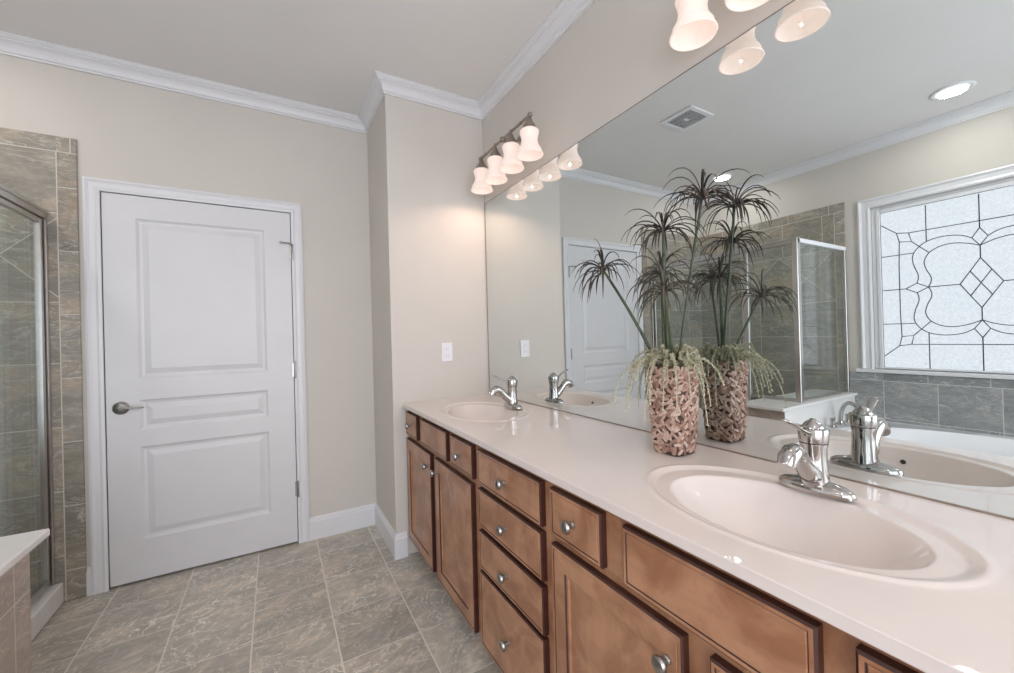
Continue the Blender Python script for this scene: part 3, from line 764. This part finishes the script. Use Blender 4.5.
# ------------------------------------------------------------------ vase with artificial plant
def chip_mat():
    t = NT('driftwood_chips'); x, y, z, v = t.pos()
    q = t.n.new('ShaderNodeNewGeometry'); 
    rnd = q.outputs['Random Per Island']; g = t.noise(v, 90, 3, .6)
    c = t.ramp(rnd, [(0, (.24, .135, .095)), (.35, (.46, .29, .22)), (.7, (.64, .46, .37)), (1, (.74, .60, .51))])
    c = t.mix(t.math('MULTIPLY', g, .5), c, (.22, .12, .08)); t.link(c, t.b.inputs['Base Color']); t.b.inputs['Roughness'].default_value = .6
    return t.m
M_chip = chip_mat()
M_vasedark = plain('dark_vase_core', (.075, .045, .035), .7, noise_amt=.3, scale=50)
M_moss = plain('dark_moss', (.03, .035, .02), .9, noise_amt=.5, scale=60)
def leafm(name, a, b_, sc=40):
    t = NT(name); x, y, z, v = t.pos(); q = t.n.new('ShaderNodeNewGeometry')
    c = t.ramp(q.outputs['Random Per Island'], [(0, a), (1, b_)]); t.link(c, t.b.inputs['Base Color']); t.b.inputs['Roughness'].default_value = .5; return t.m
M_leaf = leafm('dark_papyrus_leaf', (.012, .016, .012), (.055, .038, .032))
M_leaf2 = leafm('dusty_papyrus_leaf', (.025, .028, .02), (.11, .095, .07))
M_stem = plain('green_stem', (.045, .062, .028), .45, noise_amt=.7, scale=14)
M_spray = leafm('pale_green_beads', (.24, .24, .14), (.78, .74, .56))

vx, vy, VH = -.131, .820, .268
plant = thing('potted_plant', 'artificial papyrus plant in a wood-chip mosaic vase on the countertop', 'plant', (vx, vy, ZT+.0005))
def rsq(h, r=.25, n=48):
    """rounded-square ring at half-side h"""
    out = []
    for i in range(n):
        a = 2*PI*i/n; c, s = math.cos(a), math.sin(a); p = 5.0
        k = 1/((abs(c)**p+abs(s)**p)**(1/p)); out.append((h*k*c, h*k*s))
    return out
def vside(z): u = z/VH; return .0455+.0125*u+.002*math.sin(u*PI)
b = NB(); rings = []
zs = [0, .002, .03, .08, .14, .2, .25, VH]
for z in zs: rings.append([b.verts.new((x, y, z)) for x, y in rsq(vside(z)*(.96 if z == 0 else 1))])
rings.append([b.verts.new((x, y, VH)) for x, y in rsq(vside(VH)-.006)]); rings.append([b.verts.new((x, y, VH-.03)) for x, y in rsq(vside(VH)-.007)])
for r1, rr in zip(rings, rings[1:]):
    for i in range(48): b.faces.new((r1[i], r1[(i+1) % 48], rr[(i+1) % 48], rr[i]))
b.faces.new(rings[0][::-1]); b.faces.new(rings[-1]); bmesh.ops.recalc_face_normals(b, faces=b.faces)
vase = link('vase', b, M_vasedark, plant, True, autos=50)
rnd = random.Random(3); b = NB()
rs = rsq(1.0, n=360)
def vpt(a, z):
    """point and outward normal on the vase skin"""
    i = int(a/(2*PI)*360) % 360; h = vside(z); p = Vector((rs[i][0]*h, rs[i][1]*h, z)); j = (i+1) % 360
    tn = Vector((rs[j][0]-rs[i][0], rs[j][1]-rs[i][1], 0)).normalized(); return p, Vector((tn.y, -tn.x, 0)), tn
placed = []
tries = 0
while tries < 9000 and len(placed) < 620:
    tries += 1
    a = rnd.random()*2*PI; z = .008+rnd.random()*(VH-.014); p, nrm, tn = vpt(a, z)
    ang = rnd.choice((.7, -.7, .2, 1.2, -1.1))+rnd.uniform(-.3, .3); L = rnd.uniform(.010, .018); Wd = rnd.uniform(.0036, .0052)
    if any((p-q).length < .0078 for q in placed): continue
    placed.append(p)
    upv = Vector((0, 0, 1)); d = tn*math.cos(ang)+upv*math.sin(ang); s = nrm.cross(d)
    base = p+nrm*.0006; tk = rnd.uniform(.0018, .0042)
    vs = []
    for (f, gq) in ((0, 1), (tk, .72)):
        for sa, sb in ((-1, -.55), (-.75, -1), (.7, -1), (1, -.4), (.95, .6), (.6, 1), (-.8, .95), (-1, .4)):
            vs.append(b.verts.new(base+nrm*f+d*sa*L*gq*.9+s*sb*Wd*gq))
    n = 8; b.faces.new(vs[n:]);
    for i in range(n): b.faces.new((vs[i], vs[(i+1) % n], vs[n+(i+1) % n], vs[n+i]))
# keep every chip inside the vase height and its tail wrapped at the skin
for v in b.verts: v.co.z = min(max(v.co.z, .0), VH+.001)
bmesh.ops.recalc_face_normals(b, faces=b.faces)
link('wood_chip_mosaic', b, M_chip, vase)
b = NB(); bmesh.ops.create_icosphere(b, subdivisions=4, radius=1)
for v in b.verts:
    v.co = Vector((v.co.x*.050, v.co.y*.050, VH-.022+v.co.z*.016+.004*math.sin(v.co.x*40)*math.cos(v.co.y*37)))
link('moss', b, M_moss, plant, True)

def leaf(b, p, d, L, droop, w0, nseg=9):
    """narrow arching strip with a folded midrib"""
    d = d.normalized(); side = d.cross(Vector((0, 0, 1)))
    if side.length < .05: side = Vector((1, 0, 0))
    side.normalize(); pos = p.copy(); vel = d.copy(); prev = None
    for i in range(nseg+1):
        t = i/nseg; w = w0*(.55+.45*math.sin(min(1, t*1.6)*PI/2))*(1-t**3)+.0002
        upn = side.cross(vel).normalized()
        row = [b.verts.new(pos-side*w+upn*w*.35), b.verts.new(pos), b.verts.new(pos+side*w+upn*w*.35)]
        low = b.verts.new(pos-upn*.0008-upn*w*.25)
        row.append(low)
        if prev:
            b.faces.new((prev[0], prev[1], row[1], row[0])); b.faces.new((prev[1], prev[2], row[2], row[1]))
            b.faces.new((prev[2], prev[3], row[3], row[2])); b.faces.new((prev[3], prev[0], row[0], row[3]))
        prev = row
        pos = pos+vel*(L/nseg); vel = (vel+Vector((0, 0, -droop*(.4+1.2*t)))*(1.0/nseg)).normalized()
def crown_of_leaves(c, axis, L, n, seed, m, w=.0023):
    r = random.Random(seed); b = NB(); c = Vector(c); axis = Vector(axis).normalized()
    a1 = axis.cross(Vector((.3, 1, .1))).normalized(); a2 = axis.cross(a1)
    for k in range(n):
        a = 2*PI*k/n*1.0+r.uniform(-.25, .25); el = r.choice((.15, .45, .8, 1.15, .55))+r.uniform(-.12, .12)
        d = (a1*math.cos(a)+a2*math.sin(a))*math.cos(el)+axis*math.sin(el)
        leaf(b, c-axis*r.uniform(0, .014), d, L*r.uniform(.72, 1.08), r.uniform(2.4, 4.6), w*r.uniform(1.1, 1.7))
    return b
def W2(p): return Vector((p[0]-vx, p[1]-vy, p[2]-ZT-.0005))
stems = [  # crown centre, base at vase mouth, bow
    ((-.279, .954, 1.450), (-.165, .850, 1.155), .145, 34, M_leaf, .0052),
    ((-.176, .804, 1.552), (-.140, .826, 1.135), .150, 38, M_leaf, .0060),
    ((-.083, .737, 1.645), (-.115, .812, 1.130), .165, 40, M_leaf, .0050),
    ((-.248, .749, 1.362), (-.142, .805, 1.130), .145, 34, M_leaf2, .0048),
    ((-.150, .835, 1.430), (-.150, .832, 1.130), .150, 34, M_leaf2, .0055)]
for k, (c, base, L, n, m, sr) in enumerate(stems):
    c, base = W2(c), W2(base); mid1 = base.lerp(c, .35)+Vector((0, 0, .02)); mid2 = base.lerp(c, .7)+Vector((0, 0, .012))
    b = NB(); pts = bez(base, mid1, mid2, c, 14); tube(b, pts, [sr*(1-.25*i/14) for i in range(15)], 10); s = link('stem', b, M_stem, plant, True)
    ax = (pts[-1]-pts[-3]).normalized()
    link('leaf_crown', crown_of_leaves(c, ax+Vector((0, 0, .4)), L, n, 11+k, m), m, plant)
# trailing beaded sprays
rr = random.Random(21)
NSP = 68
for k in range(NSP):
    a = 2*PI*k/NSP+rr.uniform(-.25, .25); rd = Vector((math.cos(a), math.sin(a), 0))
    long_ = rr.random() < .55
    if rd.x > .2: reach = rr.uniform(.05, .085)
    else: reach = rr.uniform(.10, .175) if long_ else rr.uniform(.05, .09)
    lift = rr.uniform(.03, .085); z0 = VH-.012; drop = rr.uniform(.03, .16) if long_ else rr.uniform(-.045, .03)
    p0 = Vector((rd.x*.028, rd.y*.028, z0)); tw = Vector((-rd.y, rd.x, 0))*rr.uniform(-.03, .03); p3 = Vector((rd.x*reach*1.05, rd.y*reach*1.05, VH-drop))+tw
    pts = bez(p0, p0+Vector((0, 0, lift*.8))+rd*.02, Vector((rd.x*reach*.9, rd.y*reach*.9, VH+lift))+tw*.5, p3, 24)
    b = NB(); tube(b, pts, [.0012]*len(pts), 5)
    for i in range(3, len(pts)):
        p = pts[i]; tdir = (pts[i]-pts[i-1]).normalized()
        for q in range(10):
            an = rr.uniform(0, 2*PI); o = tdir.orthogonal().normalized(); o.rotate(Matrix.Rotation(an, 3, tdir))
            d = (o+tdir*.7).normalized(); Lf = rr.uniform(.005, .012)*(1.15-.5*i/len(pts)); s = d.cross(tdir).normalized()*.0017
            st = p+tdir*rr.uniform(-.004, .004); n_ = d.cross(s).normalized()*.0009
            v = [b.verts.new(st), b.verts.new(st+d*Lf*.5+s), b.verts.new(st+d*Lf), b.verts.new(st+d*Lf*.5-s), b.verts.new(st+d*Lf*.5+n_)]
            b.faces.new((v[0], v[1], v[4])); b.faces.new((v[1], v[2], v[4])); b.faces.new((v[2], v[3], v[4])); b.faces.new((v[3], v[0], v[4]))
    link('trailing_sprig', b, M_spray, plant)
b = NB()   # short tuft leaves in the mouth
for k in range(80):
    a = rr.uniform(0, 2*PI); d = Vector((math.cos(a)*.7, math.sin(a)*.7, rr.uniform(.5, 1.3))); leaf(b, Vector((math.cos(a)*.02, math.sin(a)*.02, VH-.014)), d, rr.uniform(.05, .085), 1.2, .0022, 6)
link('base_tuft', b, M_spray, plant)
b = NB()
for k in range(26):
    a = rr.uniform(0, 2*PI); d = Vector((math.cos(a)*.5, math.sin(a)*.5, 1.)); leaf(b, Vector((math.cos(a)*.015, math.sin(a)*.015, VH-.014)), d, rr.uniform(.05, .08), .6, .003, 6)
link('base_tuft', b, M_leaf, plant)

# ------------------------------------------------------------------ behind the camera: unseen window and recessed lights added as fill
w2 = NB(); box(w2, -2.75, -.35, YF+.001, YF+.010, .25, 2.35); w2 = struct(link('fill_window', w2, M_pane2), 'added glowing fill window, unseen, in the wall behind the camera', 'window')
b = NB()
for q in ((-2.82, -2.75, .18, 2.42), (-.35, -.28, .18, 2.42), (-2.75, -.35, .18, .25), (-2.75, -.35, 2.35, 2.42), (-1.58, -1.52, .25, 2.35)): box(b, q[0], q[1], YF+.001, YF+.022, q[2], q[3], .004, 1)
link('window_casing', b, M_trim, w2)  # casing round the added fill window
can(-1.2, -.6, 'added recessed fill light behind the camera')  # this can and the next are added to brighten the room
can(-2.3, -.6, 'added recessed fill light behind the camera, near the tub wall')
